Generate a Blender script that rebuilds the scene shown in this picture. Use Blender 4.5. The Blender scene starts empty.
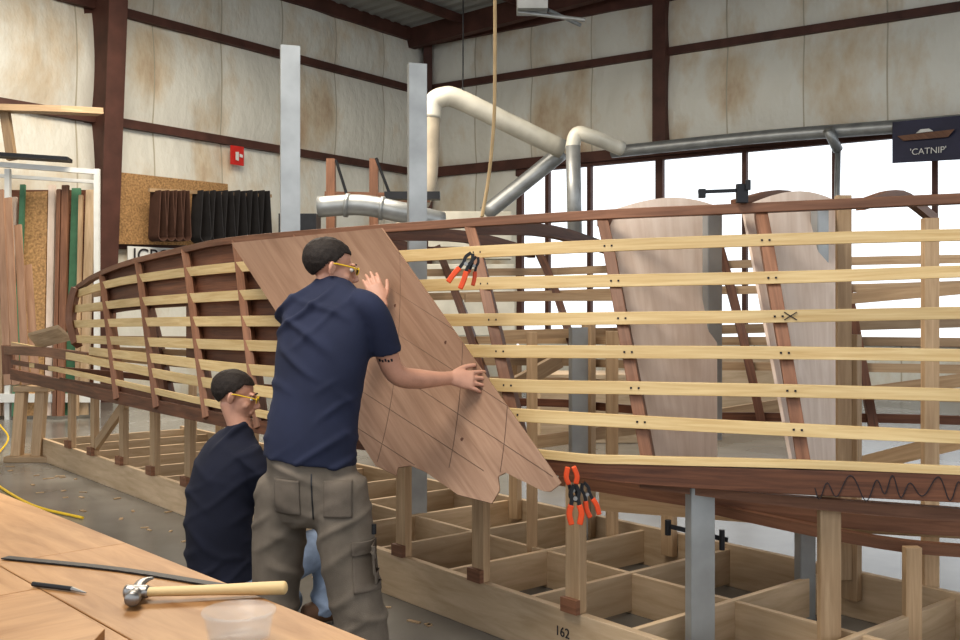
import bpy, bmesh, math, random
import numpy as np
from mathutils import Vector, Matrix, noise
random.seed(4)
V=Vector
H=1.5; FOC=1000.0
def W(px,py,D): return V(((px-480)/FOC*D, D, H-(py-314)/FOC*D))
def cr(pts,sub=6):
    pts=[tuple(p) for p in pts]
    if len(pts)<3 or sub<=1: return [np.array(p,float) for p in pts]
    P=[np.array(p,float) for p in pts]; P=[2*P[0]-P[1]]+P+[2*P[-1]-P[-2]]
    out=[]
    for i in range(1,len(P)-2):
        a,b,c,d=P[i-1],P[i],P[i+1],P[i+2]
        for k in range(sub):
            t=k/sub
            out.append(0.5*((2*b)+(c-a)*t+(2*a-5*b+4*c-d)*t*t+(3*b-a-3*c+d)*t**3))
    out.append(P[-2]); return out
def curve1(pairs):
    q=cr(pairs,8); xs=[a[0] for a in q]; ys=[a[1] for a in q]
    return lambda x: float(np.interp(x,xs,ys))
# ---------------- materials
def newmat(name):
    m=bpy.data.materials.new(name); m.use_nodes=True
    return m,m.node_tree,m.node_tree.nodes['Principled BSDF']
def plain(name,c,rough=.6,metal=0,noise_amt=.12,nscale=8,bump=0,bscale=300):
    m,nt,b=newmat(name)
    tc=nt.nodes.new('ShaderNodeTexCoord'); n=nt.nodes.new('ShaderNodeTexNoise'); n.inputs['Scale'].default_value=nscale; n.inputs['Detail'].default_value=5
    r=nt.nodes.new('ShaderNodeValToRGB')
    r.color_ramp.elements[0].position=.3; r.color_ramp.elements[1].position=.7
    r.color_ramp.elements[0].color=[x*(1-noise_amt) for x in c]+[1]; r.color_ramp.elements[1].color=[min(1,x*(1+noise_amt)) for x in c]+[1]
    nt.links.new(tc.outputs['Object'],n.inputs['Vector']); nt.links.new(n.outputs['Fac'],r.inputs['Fac']); nt.links.new(r.outputs['Color'],b.inputs['Base Color'])
    b.inputs['Roughness'].default_value=rough; b.inputs['Metallic'].default_value=metal
    if bump:
        n2=nt.nodes.new('ShaderNodeTexNoise'); n2.inputs['Scale'].default_value=bscale; nt.links.new(tc.outputs['Object'],n2.inputs['Vector'])
        bp=nt.nodes.new('ShaderNodeBump'); bp.inputs['Strength'].default_value=bump; bp.inputs['Distance'].default_value=.004
        nt.links.new(n2.outputs['Fac'],bp.inputs['Height']); nt.links.new(bp.outputs['Normal'],b.inputs['Normal'])
    return m
def wood(name,c1,c2,rough=.55,cross=22,longs=1.3,var=.35,bump=.12):
    m,nt,b=newmat(name); N=nt.nodes; L=nt.links
    tc=N.new('ShaderNodeTexCoord'); mp=N.new('ShaderNodeMapping'); mp.inputs['Scale'].default_value=(longs,cross,1)
    n=N.new('ShaderNodeTexNoise'); n.inputs['Scale'].default_value=2; n.inputs['Detail'].default_value=7; n.inputs['Roughness'].default_value=.6; n.inputs['Distortion'].default_value=.6
    L.new(tc.outputs['UV'],mp.inputs['Vector']); L.new(mp.outputs['Vector'],n.inputs['Vector'])
    r=N.new('ShaderNodeValToRGB'); r.color_ramp.elements[0].position=.3; r.color_ramp.elements[1].position=.68
    r.color_ramp.elements[0].color=(*c1,1); r.color_ramp.elements[1].color=(*c2,1); L.new(n.outputs['Fac'],r.inputs['Fac'])
    n2=N.new('ShaderNodeTexNoise'); n2.inputs['Scale'].default_value=.7; L.new(tc.outputs['UV'],n2.inputs['Vector'])
    r2=N.new('ShaderNodeValToRGB'); r2.color_ramp.elements[0].position=.35; r2.color_ramp.elements[1].position=.65
    lo=1-var; r2.color_ramp.elements[0].color=(lo,lo,lo,1); r2.color_ramp.elements[1].color=(1,1,1,1); L.new(n2.outputs['Fac'],r2.inputs['Fac'])
    mx=N.new('ShaderNodeMix'); mx.data_type='RGBA'; mx.blend_type='MULTIPLY'; mx.inputs[0].default_value=1
    L.new(r.outputs['Color'],mx.inputs[6]); L.new(r2.outputs['Color'],mx.inputs[7]); L.new(mx.outputs[2],b.inputs['Base Color'])
    bp=N.new('ShaderNodeBump'); bp.inputs['Strength'].default_value=bump; bp.inputs['Distance'].default_value=.01; L.new(n.outputs['Fac'],bp.inputs['Height']); L.new(bp.outputs['Normal'],b.inputs['Normal'])
    b.inputs['Roughness'].default_value=rough
    return m
M={}
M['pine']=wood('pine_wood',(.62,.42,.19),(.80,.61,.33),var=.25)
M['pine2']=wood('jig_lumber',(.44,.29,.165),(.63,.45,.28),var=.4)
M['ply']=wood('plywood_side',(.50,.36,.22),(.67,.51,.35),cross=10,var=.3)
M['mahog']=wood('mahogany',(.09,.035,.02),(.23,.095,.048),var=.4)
M['mahog2']=wood('mahogany_light',(.17,.075,.04),(.31,.15,.085),var=.35)
M['panel']=wood('okoume_ply',(.28,.16,.10),(.41,.255,.17),cross=8,longs=.8,var=.22)
M['bulk']=wood('pale_ply',(.68,.53,.43),(.82,.68,.58),cross=5,var=.12)
M['bench']=wood('bench_ply',(.34,.16,.055),(.54,.30,.135),cross=11,longs=1.6,var=.35,rough=.45)
M['osb']=plain('osb',(.40,.24,.11),.8,0,.4,30)
M['galv']=plain('galvanized',(.36,.37,.37),.42,.5,.16,5)
M['steel']=plain('red_oxide_steel',(.10,.042,.03),.6,.0,.25,3)
M['duct']=plain('duct_white',(.66,.63,.54),.5,.1,.15,3)
M['flex']=plain('flex_hose',(.50,.43,.33),.6,.0,.2,3)
M['dark']=plain('dark_metal',(.025,.025,.028),.45,.4,.2)
M['chrome']=plain('brushed_steel',(.30,.29,.28),.35,.8,.15)
M['orange']=plain('orange_plastic',(.72,.09,.02),.4)
M['red']=plain('sign_red',(.6,.03,.02),.5)
M['white']=plain('white_paint',(.72,.72,.69),.5,0,.05)
M['skin']=plain('skin',(.54,.295,.21),.5,0,.10,14,.2,120)
M['hair']=plain('dark_hair',(.020,.013,.010),.75,0,.4,120,.5,220)
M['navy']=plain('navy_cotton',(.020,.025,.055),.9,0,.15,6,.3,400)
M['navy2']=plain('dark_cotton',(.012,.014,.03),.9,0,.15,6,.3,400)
M['pants']=plain('khaki_canvas',(.155,.128,.102),.9,0,.22,9,.4,350)
M['pants2']=plain('khaki_canvas_pocket',(.135,.110,.088),.9,0,.22,9,.4,350)
M['jeans']=plain('blue_denim',(.22,.27,.36),.9,0,.25,14,.3,350)
M['boot']=plain('boot_leather',(.12,.06,.03),.6)
M['yellow']=plain('yellow_rubber',(.75,.5,.03),.5)
M['rope']=plain('rope',(.5,.36,.2),.8)
M['eye']=plain('eye_white',(.8,.78,.74),.3,0,.02)
M['ink']=plain('pencil_mark',(.03,.025,.03),.8)
M['faint']=plain('faint_pencil',(.13,.08,.055),.8)
M['green']=plain('green_board',(.08,.2,.12),.7)
M['belt']=plain('sanding_belt',(.10,.05,.035),.9)
M['belt2']=plain('sanding_belt_dark',(.03,.028,.03),.9)
M['roof']=plain('roof_metal',(.34,.35,.34),.6,.1,.15,1)
M['lip']=plain('lip',(.42,.18,.14),.5)
m,nt,b=newmat('clear_plastic'); b.inputs['Base Color'].default_value=(.62,.66,.68,1); b.inputs['Alpha'].default_value=.16; b.inputs['Roughness'].default_value=.12; M['plastic']=m
# floor
m,nt,b=newmat('concrete'); N=nt.nodes;L=nt.links
tc=N.new('ShaderNodeTexCoord'); n=N.new('ShaderNodeTexNoise'); n.inputs['Scale'].default_value=.8; n.inputs['Detail'].default_value=9
r=N.new('ShaderNodeValToRGB'); r.color_ramp.elements[0].color=(.13,.125,.115,1); r.color_ramp.elements[1].color=(.30,.29,.27,1); r.color_ramp.elements[0].position=.3; r.color_ramp.elements[1].position=.75
L.new(tc.outputs['Object'],n.inputs['Vector']); L.new(n.outputs['Fac'],r.inputs['Fac']); L.new(r.outputs['Color'],b.inputs['Base Color']); b.inputs['Roughness'].default_value=.24
M['floor']=m
# insulation wall
m,nt,b=newmat('vinyl_insulation'); N=nt.nodes;L=nt.links
tc=N.new('ShaderNodeTexCoord'); mp=N.new('ShaderNodeMapping'); mp.inputs['Scale'].default_value=(1,.5,1)
L.new(tc.outputs['UV'],mp.inputs['Vector'])
n=N.new('ShaderNodeTexNoise'); n.inputs['Scale'].default_value=.55; n.inputs['Detail'].default_value=9; n.inputs['Roughness'].default_value=.62; L.new(mp.outputs['Vector'],n.inputs['Vector'])
r=N.new('ShaderNodeValToRGB'); e=r.color_ramp.elements
e[0].position=.48; e[0].color=(.76,.74,.66,1); e[1].position=.74; e[1].color=(.38,.20,.09,1); q=e.new(.59); q.color=(.66,.56,.42,1)
L.new(n.outputs['Fac'],r.inputs['Fac'])
sx=N.new('ShaderNodeSeparateXYZ'); L.new(tc.outputs['UV'],sx.inputs[0])
md=N.new('ShaderNodeMath'); md.operation='PINGPONG'; md.inputs[1].default_value=.75; L.new(sx.outputs[0],md.inputs[0])
lt=N.new('ShaderNodeMath'); lt.operation='LESS_THAN'; lt.inputs[1].default_value=.014; L.new(md.outputs[0],lt.inputs[0])
mx=N.new('ShaderNodeMix'); mx.data_type='RGBA'; L.new(lt.outputs[0],mx.inputs[0]); L.new(r.outputs['Color'],mx.inputs[6]); mx.inputs[7].default_value=(.48,.43,.33,1)
L.new(mx.outputs[2],b.inputs['Base Color']); b.inputs['Roughness'].default_value=.5
n3=N.new('ShaderNodeTexNoise'); n3.inputs['Scale'].default_value=3; n3.inputs['Detail'].default_value=4; L.new(mp.outputs['Vector'],n3.inputs['Vector'])
bp=N.new('ShaderNodeBump'); bp.inputs['Strength'].default_value=.5; bp.inputs['Distance'].default_value=.12; L.new(n3.outputs['Fac'],bp.inputs['Height']); L.new(bp.outputs['Normal'],b.inputs['Normal'])
M['insul']=m

# ---------------- mesh builder
class MB:
    def __init__(s): s.v=[];s.f=[];s.uv=[]
    def face(s,idx,uvs): s.f.append(idx); s.uv.append(uvs)
    def sweep(s,pts,w,t,ref=(0,0,1),sub=1,w2=None):
        P=[V(p) for p in cr(pts,sub)]; ref=V(ref); n=len(P); base=len(s.v)
        ou,ov=random.random()*50,random.random()*50; Ls=[0]
        for i in range(1,n): Ls.append(Ls[-1]+(P[i]-P[i-1]).length)
        for i in range(n):
            T=(P[min(i+1,n-1)]-P[max(i-1,0)]).normalized()
            Nn=(ref-T*ref.dot(T)).normalized(); B=T.cross(Nn)
            ww=w if w2 is None else w+(w2-w)*i/(n-1)
            for a,c in((1,1),(-1,1),(-1,-1),(1,-1)): s.v.append(P[i]+Nn*a*ww/2+B*c*t/2)
        cs=[0,w,w+t,2*w+t,2*w+2*t]
        for i in range(n-1):
            for k in range(4):
                a=base+i*4+k;b_=base+i*4+(k+1)%4
                s.face((a,b_,b_+4,a+4),[(Ls[i]+ou,cs[k]+ov),(Ls[i]+ou,cs[k+1]+ov),(Ls[i+1]+ou,cs[k+1]+ov),(Ls[i+1]+ou,cs[k]+ov)])
        s.face((base+3,base+2,base+1,base),[(ou,ov),(ou,ov+w),(ou+t,ov+w),(ou+t,ov)])
        e=base+(n-1)*4; s.face((e,e+1,e+2,e+3),[(ou,ov),(ou,ov+w),(ou+t,ov+w),(ou+t,ov)])
        return s
    def tube(s,pts,r,sub=6,seg=14,r2=None):
        P=[V(p) for p in cr(pts,sub)]; n=len(P); base=len(s.v); ref=V((.13,.21,.97)); L=0
        for i in range(n):
            T=(P[min(i+1,n-1)]-P[max(i-1,0)]).normalized()
            Nn=(ref-T*ref.dot(T)).normalized(); B=T.cross(Nn); ref=Nn
            rr=r(i/(n-1)) if callable(r) else (r if r2 is None else r+(r2-r)*i/(n-1))
            for k in range(seg):
                a=2*math.pi*k/seg; s.v.append(P[i]+(Nn*math.cos(a)+B*math.sin(a))*rr)
        for i in range(n-1):
            for k in range(seg):
                a=base+i*seg+k; b_=base+i*seg+(k+1)%seg
                s.face((a,b_,b_+seg,a+seg),[(i*.1,k*.05),(i*.1,k*.05+.05),(i*.1+.1,k*.05+.05),(i*.1+.1,k*.05)])
        s.face(tuple(base+k for k in range(seg-1,-1,-1)),[(0,0)]*seg); e=base+(n-1)*seg
        s.face(tuple(e+k for k in range(seg)),[(0,0)]*seg); return s
    def ribbon(s,xs,yu,yl,Df,th):
        base=len(s.v); ou=random.random()*50; L=0;prev=None; Ls=[]
        for x in xs:
            for (y,dd) in((yu(x),0),(yl(x),0),(yl(x),th),(yu(x),th)):
                D=Df(x,y); p=W(x,y,D); s.v.append(p+V((0,dd,0)))
            c=s.v[-4]; L+= 0 if prev is None else (c-prev).length; prev=c; Ls.append(L)
        n=len(xs)
        for i in range(n-1):
            h=(s.v[base+i*4]-s.v[base+i*4+1]).length; cs=[0,h,h+th,2*h+th,2*h+2*th]
            for k in range(4):
                a=base+i*4+k;b_=base+i*4+(k+1)%4
                s.face((b_,a,a+4,b_+4),[(Ls[i]+ou,cs[k+1]),(Ls[i]+ou,cs[k]),(Ls[i+1]+ou,cs[k]),(Ls[i+1]+ou,cs[k+1])])
        s.face((base,base+1,base+2,base+3),[(0,0)]*4); e=base+(n-1)*4; s.face((e+3,e+2,e+1,e),[(0,0)]*4); return s
    def grid(s,fn,nu,nv):
        base=len(s.v); Q=[[fn(i/nu,j/nv) for j in range(nv+1)] for i in range(nu+1)]
        for row in Q:
            for p,uv in row: s.v.append(V(p))
        for i in range(nu):
            for j in range(nv):
                a=base+i*(nv+1)+j
                s.face((a,a+nv+1,a+nv+2,a+1),[Q[i][j][1],Q[i+1][j][1],Q[i+1][j+1][1],Q[i][j+1][1]])
        return s
    def box(s,c,d,ux=(1,0,0)):
        c=V(c);ux=V(ux).normalized(); return s.sweep([c-ux*d[0]/2,c+ux*d[0]/2],d[2],d[1],(0,0,1))
    def poly(s,pts,th):
        base=len(s.v);n=len(pts); th=V(th)
        for p in pts: s.v.append(V(p))
        for p in pts: s.v.append(V(p)+th)
        o=V(pts[0]); ax=(V(pts[1])-o).normalized()
        nn=V((0,0,0))
        for i in range(1,n-1): nn+= (V(pts[i])-o).cross(V(pts[i+1])-o)
        ay=nn.normalized().cross(ax)
        uv=[((V(p)-o).dot(ax),(V(p)-o).dot(ay)) for p in pts]
        s.face(tuple(range(base,base+n)),uv); s.face(tuple(range(base+2*n-1,base+n-1,-1)),uv[::-1])
        for i in range(n):
            j=(i+1)%n; s.face((base+j,base+i,base+n+i,base+n+j),[(0,0),(.1,0),(.1,.02),(0,.02)])
        return s
    def obj(s,name,mat,parent=None,bevel=0,smooth=False,solid=0):
        me=bpy.data.meshes.new(name); me.from_pydata([tuple(v) for v in s.v],[],s.f); 
        ul=me.uv_layers.new(name='UVMap'); k=0
        for uvs in s.uv:
            for uv in uvs: ul.data[k].uv=uv; k+=1
        me.materials.append(M[mat] if isinstance(mat,str) else mat)
        if smooth: me.shade_smooth()
        o=bpy.data.objects.new(name,me); bpy.context.scene.collection.objects.link(o)
        if not solid:
            bm=bmesh.new(); bm.from_mesh(me); bmesh.ops.recalc_face_normals(bm,faces=bm.faces); bm.to_mesh(me); bm.free()
        if solid:
            md=o.modifiers.new('s','SOLIDIFY'); md.thickness=solid; md.offset=0
        if bevel:
            md=o.modifiers.new('b','BEVEL'); md.width=bevel; md.segments=2; md.limit_method='ANGLE'
        if parent: o.parent=parent
        return o
def empty(name,loc=(0,0,0)):
    o=bpy.data.objects.new(name,None); bpy.context.scene.collection.objects.link(o); o.empty_display_size=.1; return o
def text(name,s,loc,xdir,up,size,mat,parent=None,depth=.002):
    c=bpy.data.curves.new(name,'FONT'); c.body=s; c.size=size; c.extrude=depth; c.align_x='CENTER'; c.align_y='CENTER'
    c.materials.append(M[mat]); o=bpy.data.objects.new(name,c); bpy.context.scene.collection.objects.link(o)
    x=V(xdir).normalized(); u=V(up); z=x.cross(u).normalized(); y=z.cross(x)
    o.matrix_world=Matrix(((x.x,y.x,z.x,loc[0]),(x.y,y.y,z.y,loc[1]),(x.z,y.z,z.z,loc[2]),(0,0,0,1)))
    if parent: o.parent=parent
    return o

# ================= ROOM
C=V((-1.32,24,0)); dl=V((-.78,-1,0)); dr=V((1.5,-1,0)); ZT=8.05
dln=dl.normalized(); drn=dr.normalized()
nl=V((1,-.78,0)).normalized(); nr=V((-1,-1.5,0)).normalized()
G3=6.78
girts=[0,2.7,4.88,G3,ZT]
def wallfn(o,d,n,L,z0,z1):
    def fn(u,v):
        z=z0+(z1-z0)*v; s=L*u
        k=0
        for a,b_ in zip(girts[:-1],girts[1:]):
            if a<=z<=b_: k=math.sin(math.pi*(z-a)/(b_-a))
        k2=abs(math.sin(math.pi*s/1.5))**.5
        p=o+d*s+V((0,0,z))+n*(.14*k**.7*(.4+.6*k2) + .03*noise.noise(V((s*1.3,z*.7,3))))
        return p,(s,z)
    return fn
MB().grid(wallfn(C,dln,nl,24,0,ZT),260,60).obj('wall_left','insul',smooth=True)
b=MB()
def sr(px): q=(px-480)/1000; return (24*q+1.32)/(1.5+q)*1.803
b.grid(wallfn(C,drn,nr,26,4.88,ZT),220,26)
b.grid(wallfn(C,drn,nr,sr(519),0,4.88),30,40)
b.grid(lambda u,v:(C+drn*(sr(519)+(26-sr(519))*u)+V((0,0,.95*v)),(26*u,.95*v)),20,2)
b.obj('wall_right','insul',smooth=True)
def girt(name,o,d,n,L,z,h=.15):
    return MB().sweep([o+n*.10+V((0,0,z)),o+d*L+n*.10+V((0,0,z))],h,.12).obj(name,'steel')
girt('trim_1',C,dln,nl,24,G3); girt('trim_2',C,dln,nl,24,4.84); girt('trim_3',C,drn,nr,26,G3+.08)
girt('trim_4',C,drn,nr,26,4.86,.22); girt('trim_5',C,dln,nl,24,ZT,.3); girt('trim_6',C,drn,nr,26,ZT,.3)
girt('trim_7',C,dln,nl,24,2.7,.12)
b=MB(); b.grid(lambda u,v:(V((-30+60*u,-10+45*v,0)),(60*u,45*v)),10,10).obj('floor','floor')
def rf(u,v):
    s=24*u; t=30*v
    p=C+dln*s+drn*t; z=ZT+.12+.06*t+.04*(math.sin(s*2*math.pi/.35)>0)
    return V((p.x,p.y,z)),(s,t)
MB().grid(rf,280,6).obj('ceiling','roof')
b=MB()
for k in range(1,16):
    t=k*1.6; b.sweep([C+drn*t+V((0,0,ZT+.0+.06*t)),C+drn*t+dln*24+V((0,0,ZT+.0+.06*t))],.2,.07)
for s in (0.6,7.9,15.5):
    b.sweep([C+dln*s+V((0,0,ZT-.1)),C+dln*s+drn*26+V((0,0,ZT+1.4))],.45,.2)
b.obj('roof_purlins','steel')
for i,(p0,p1) in enumerate(((520,548),(548,590),(590,660),(660,745),(745,835),(835,935),(935,1050),(1050,1160))):
    b=MB(); s0,s1=sr(p0),sr(p1); w=.16 if i in(0,3) else .09
    b.sweep([C+drn*s0+V((0,0,.95)),C+drn*s0+V((0,0,4.8))],w,.12,tuple(drn))
    b.sweep([C+drn*s0+V((0,0,.97)),C+drn*s1+V((0,0,.97))],.1,.14)
    b.sweep([C+drn*s0+V((0,0,4.72)),C+drn*s1+V((0,0,4.72))],.08,.14)
    b.obj('window_%d'%(i+1),'steel')
MB().sweep([C+nr*.15+drn*sr(664)+V((0,0,4.8)),C+nr*.15+drn*sr(664)+V((0,0,ZT))],.28,.25,tuple(drn)).obj('trim_8','steel')
o=C+dln*(6.84*1.268)
b=MB(); zt=ZT
def colp(dist,z): return o+nl*dist+V((0,0,z))
b.sweep([colp(.34,0),colp(.88,zt)],.34,.03,tuple(dln))
b.sweep([colp(.02,0),colp(.02,zt)],.34,.03,tuple(dln))
b.poly([colp(.02,0),colp(.34,0),colp(.88,zt),colp(.02,zt)],dln*.03)
b.obj('steel_column','steel')
MB().sweep([C+nl*.25+nr*.2+V((0,0,0)),C+nl*.25+nr*.2+V((0,0,ZT))],.2,.2,(1,0,0)).obj('corner_column','steel')

# ================= BOAT
Ds=curve1([(0,10.9),(10,10.6),(100,8.1),(190,6.45),(250,5.7),(320,5.1),(400,4.7),(480,4.45),(560,4.27),(760,3.98),(1000,3.72)])
ys=curve1([(0,374),(10,376),(190,415),(320,438),(560,468),(700,482),(1000,497)])
yt=curve1([(0,300),(75,288),(95,277),(130,263),(185,250),(240,240),(380,229),(600,214),(760,207),(1000,197)])
kk=curve1([(0,.1),(75,.25),(200,.5),(400,.5),(700,.45),(1000,.45)])
def DH(px,py):
    a=ys(px);fr=max(0,min(1.1,(a-py)/(a-yt(px)))); return Ds(px)+kk(px)*(.35*fr+.65*fr**3)
hull=empty('boat_hull')
S=[ [(77,294),(110,284),(150,277),(240,267),(408,256),(600,246),(800,239),(1000,234)],
    [(75,309),(150,301),(265,294),(440,285),(600,281),(800,277),(1000,270)],
    [(74,324),(150,322),(265,321),(455,320),(640,318),(800,316),(1000,312)],
    [(76,339),(150,342),(268,346),(478,351),(640,352),(800,353),(1000,356)],
    [(90,351),(160,359),(268,371),(500,385),(640,388),(800,391),(1000,396)],
    [(12,345),(60,354),(120,366),(215,384),(350,402),(520,415),(640,422),(800,430),(1000,439)],
    [(12,362),(60,370),(120,383),(215,404),(350,430),(560,456),(640,460),(800,464),(1000,472)]]
def path(ctrl,off=0,x0=None,x1=None,step=15):
    f=curve1(ctrl); x0=x0 or ctrl[0][0]; x1=x1 or ctrl[-1][0]; out=[]
    n=int((x1-x0)/step)+1
    for i in range(n+1):
        x=x0+(x1-x0)*i/n; y=f(x); out.append(W(x,y,DH(x,y)+off))
    return out
for i,c in enumerate(S):
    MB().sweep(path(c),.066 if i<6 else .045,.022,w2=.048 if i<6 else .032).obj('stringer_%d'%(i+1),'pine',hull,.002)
top=[(77,289),(95,277),(130,263),(185,250),(240,240),(380,229),(600,215),(760,208),(1000,197)]
MB().sweep(path(top),.044,.05).obj('chine_log','mahog2',hull,.003)
b=MB(); xs=[10+i*15 for i in range(67)]
b.ribbon(xs,curve1([(0,366),(12,369),(190,407),(320,430),(560,460),(1000,476)]),curve1([(0,377),(12,380),(190,420),(320,444),(560,476),(700,489),(1000,505)]),lambda x,y:Ds(x)+.005,.06)
b.obj('sheer_clamp','mahog',hull,.003)
b=MB(); b.ribbon([640+i*20 for i in range(19)],curve1([(640,483),(800,497),(1000,512)]),curve1([(640,488),(800,508),(1000,525)]),lambda x,y:Ds(x)+.09,.05).obj('sheer_lamination','mahog2',hull)
b=MB()
frames=[(104,120),(140,160),(187,210),(238,262),(300,335),(380,425),(470,526),(602,652),(760,808)]
for c in S[:6]:
    f=curve1(c)
    for t0,b0 in frames:
        for q in (-4,4):
            y=f(t0); x=b0+(t0-b0)*(ys(b0)-y)/(ys(b0)-yt(t0))+q*4/DH(b0,y); y=f(x); p=W(x,y,DH(x,y)-.0125)
            b.box(p,(.008,.003,.008))
b.obj('screw_heads','ink',hull)
b=MB()
for t0,b0 in frames:
    pts=[]
    for k in range(9):
        fr=k/8; x=b0+(t0-b0)*fr; y=ys(x)+(yt(x)-ys(x))*fr+ (4 if k==8 else 0); pts.append(W(x,y,DH(x,y)+.07))
    b.sweep(pts,.052,.10,(1,-.3,0))
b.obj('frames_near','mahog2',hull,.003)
def farvec(x):
    k=max(0,min(1,(x-60)/330)); return V((.95,1.75,0))*(k**.8)
b=MB(); bm_=MB()
for i,c in enumerate(S):
    pts=[]; f=curve1(c)
    for j in range(50):
        x=c[0][0]+(1000-c[0][0])*j/49; y=f(x); pts.append(W(x,y,DH(x,y))+farvec(x))
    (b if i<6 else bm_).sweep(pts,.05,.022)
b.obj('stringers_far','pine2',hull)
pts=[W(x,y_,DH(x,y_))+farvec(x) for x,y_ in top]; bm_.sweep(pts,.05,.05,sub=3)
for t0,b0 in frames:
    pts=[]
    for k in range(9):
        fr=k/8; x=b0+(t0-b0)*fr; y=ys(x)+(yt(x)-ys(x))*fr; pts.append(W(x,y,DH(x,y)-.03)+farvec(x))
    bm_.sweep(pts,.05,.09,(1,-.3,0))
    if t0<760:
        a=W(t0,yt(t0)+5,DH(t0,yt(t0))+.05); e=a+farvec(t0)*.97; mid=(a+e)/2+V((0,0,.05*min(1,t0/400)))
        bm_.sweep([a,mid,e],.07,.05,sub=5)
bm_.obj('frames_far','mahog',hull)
b=MB()
def inner(x0,x1,fa,fb,off):
    def fn(u,v):
        x=x0+(x1-x0)*u; fr=fa+(fb-fa)*v; y=ys(x)+(yt(x)-ys(x))*fr; 
        return W(x,y,DH(x,y)+off),(x*.015,fr*1.0+.3*round(fr*6))
    return fn
b.grid(inner(187,330,.30,.98,.14),16,8); b.grid(inner(105,187,.66,.98,.14),8,3); b.grid(inner(60,330,0,.1,.1),20,2)
b.obj('inner_planking','mahog',hull,solid=.012)
b=MB(); b.sweep([W(77,288,8.85),W(73,300,8.85),W(71,322,8.85),W(77,345,8.75)],.10,.06,(0,-1,.2),sub=5)
b.sweep([W(6,350,10.7),W(45,352,9.6),W(90,358,8.5)],.09,.05,sub=3)
b.sweep([W(8,345,10.75),W(9,374,10.75)],.12,.06,(1,0,0))
b.obj('stem','mahog2',hull,.003)
b=MB(); b.poly([W(28,336,10.0),W(58,328,9.1),W(72,340,9.0),W(38,349,9.9)],(0,0,.03)); b.obj('bow_block','pine2',hull)
# bulkheads
for i,(t0,b0,wd) in enumerate(((604,654,102),(742,795,105))):
    def fn(u,v,t0=t0,b0=b0,wd=wd):
        fr=v; xb=b0+(t0-b0)*fr; y=ys(xb)-5+(yt(xb)-ys(xb)+5)*fr; D=DH(xb,y)+.13
        a=W(xb,y,D); ptop=(716 if wd==102 else 834)
        D2=D+.35; e=W(ptop,0,D2); e.z=a.z
        p=a.lerp(e,u); p.z+= .10*math.sin(u*math.pi*.75)*fr**8
        return p,(v*1.4+i*5,u*1.1)
    MB().grid(fn,10,20).obj('bulkhead_%d'%(i+1),'bulk',hull,solid=.015)
b=MB()
for x0,dz in ((735,.0),(860,.0)):
    a=W(x0,205,4.6); b.sweep([a,a+V((.35,.4,.09)),a+V((.75,.9,.02))],.05,.04,sub=5)
b.obj('bottom_frames','mahog2',hull)
b=MB()
b.sweep([W(560,478,5.2),W(700,500,4.9),W(850,520,4.6),W(1000,530,4.4)],.07,.05,sub=5)
b.sweep([W(700,505,4.9),W(800,527,4.6),W(900,545,4.4),W(1000,553,4.3)],.05,.05,sub=5)
b.obj('deck_carlins','mahog2',hull)
b=MB()
b.sweep([W(600,500,5.4),W(760,512,5.0),W(850,520,4.7),W(1000,528,4.5)],.11,.03,sub=5)
b.sweep([W(440,455,6),W(620,430,6.4),W(800,402,6.6)],.08,.03,sub=3)
b.sweep([W(465,298,6.0),W(560,297,6.2),W(625,297,6.3)],.05,.03)
b.sweep([W(850,395,5.6),W(1000,375,5.2)],.07,.04)
b.sweep([W(500,335,6.4),W(700,330,6.6),W(1000,322,6.8)],.06,.04)
b.sweep([W(840,470,5.6),W(960,440,5.1)],.09,.03)
b.sweep([W(835,300,5.6),W(1000,285,5.1)],.06,.03)
b.sweep([W(470,410,5.3),W(560,360,6.0)],.09,.03)
b.obj('interior_battens','pine2',hull)
b=MB(); pts=[]
for i in range(60):
    x=815+i*2.5; y=488+ (9*math.sin(i*.75+1.3*math.sin(i*.21))+4*math.sin(i*.37)); pts.append(W(x,y,Ds(x)+.003))
b.tube(pts,.0020,sub=3,seg=5)
b.tube([W(784,312,DH(784,316)-.014),W(797,320,DH(797,316)-.014)],.002,sub=1,seg=5); b.tube([W(784,320,DH(784,316)-.014),W(797,312,DH(797,316)-.014)],.002,sub=1,seg=5)
b.obj('pencil_scribble','ink',hull)

# ================= STRONGBACK
p0=V((-.54,5.43,0)); u_=V((.633,-.774,0)).normalized(); n_=V((.774,.633,0)).normalized()
def F(t,off,z): return p0+u_*t+n_*off+V((0,0,z))
sb=empty('strongback_jig')
b=MB()
for off in (0,1.55): b.sweep([F(-6.4,off,.115),F(3.9,off,.115)],.23,.04)
b.sweep([F(-2.6,.75,.10),F(3.9,.75,.10)],.2,.03)
b.obj('rails','ply',sb,.003)
b=MB(); t=-6.3
while t<3.8: b.sweep([F(t,.02,.11),F(t,1.53,.11)],.19,.03); t+=.62
b.obj('cross_members','ply',sb,.003)
b=MB(); ft=MB(); 
for t in (-5.28,-4.63,-3.9,-3.21,-2.53):
    b.sweep([F(t,0,.231),F(t,0,.84)],.10,.05,tuple(u_)); ft.box(F(t,-.04,.265),(.12,.03,.07),u_)
    b.sweep([F(t,1.2,.15),F(t,1.2,.8)],.10,.05,tuple(u_))
b.sweep([F(-4.7,.0,.26),F(-3.85,.0,.75)],.09,.04)
for t,zt_ in ((.22,.86),(.86,.83),(1.5,.775)):
    b.sweep([F(t,0,.231),F(t,0,zt_)],.085,.045,tuple(u_)); ft.box(F(t,-.035,.262),(.095,.025,.06),u_)
def vpost(b,px,D,z0,z1,w=.08): x=(px-480)/1000*D; b.sweep([V((x,D,z0)),V((x,D,z1))],w,.045,(1,0,0))
vpost(b,829,4.06,0,.84,.085); vpost(b,912,4.3,0,.5,.07); vpost(b,532,5.6,0,1.4,.06); vpost(b,612,5.9,0,1.4,.07)
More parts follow.
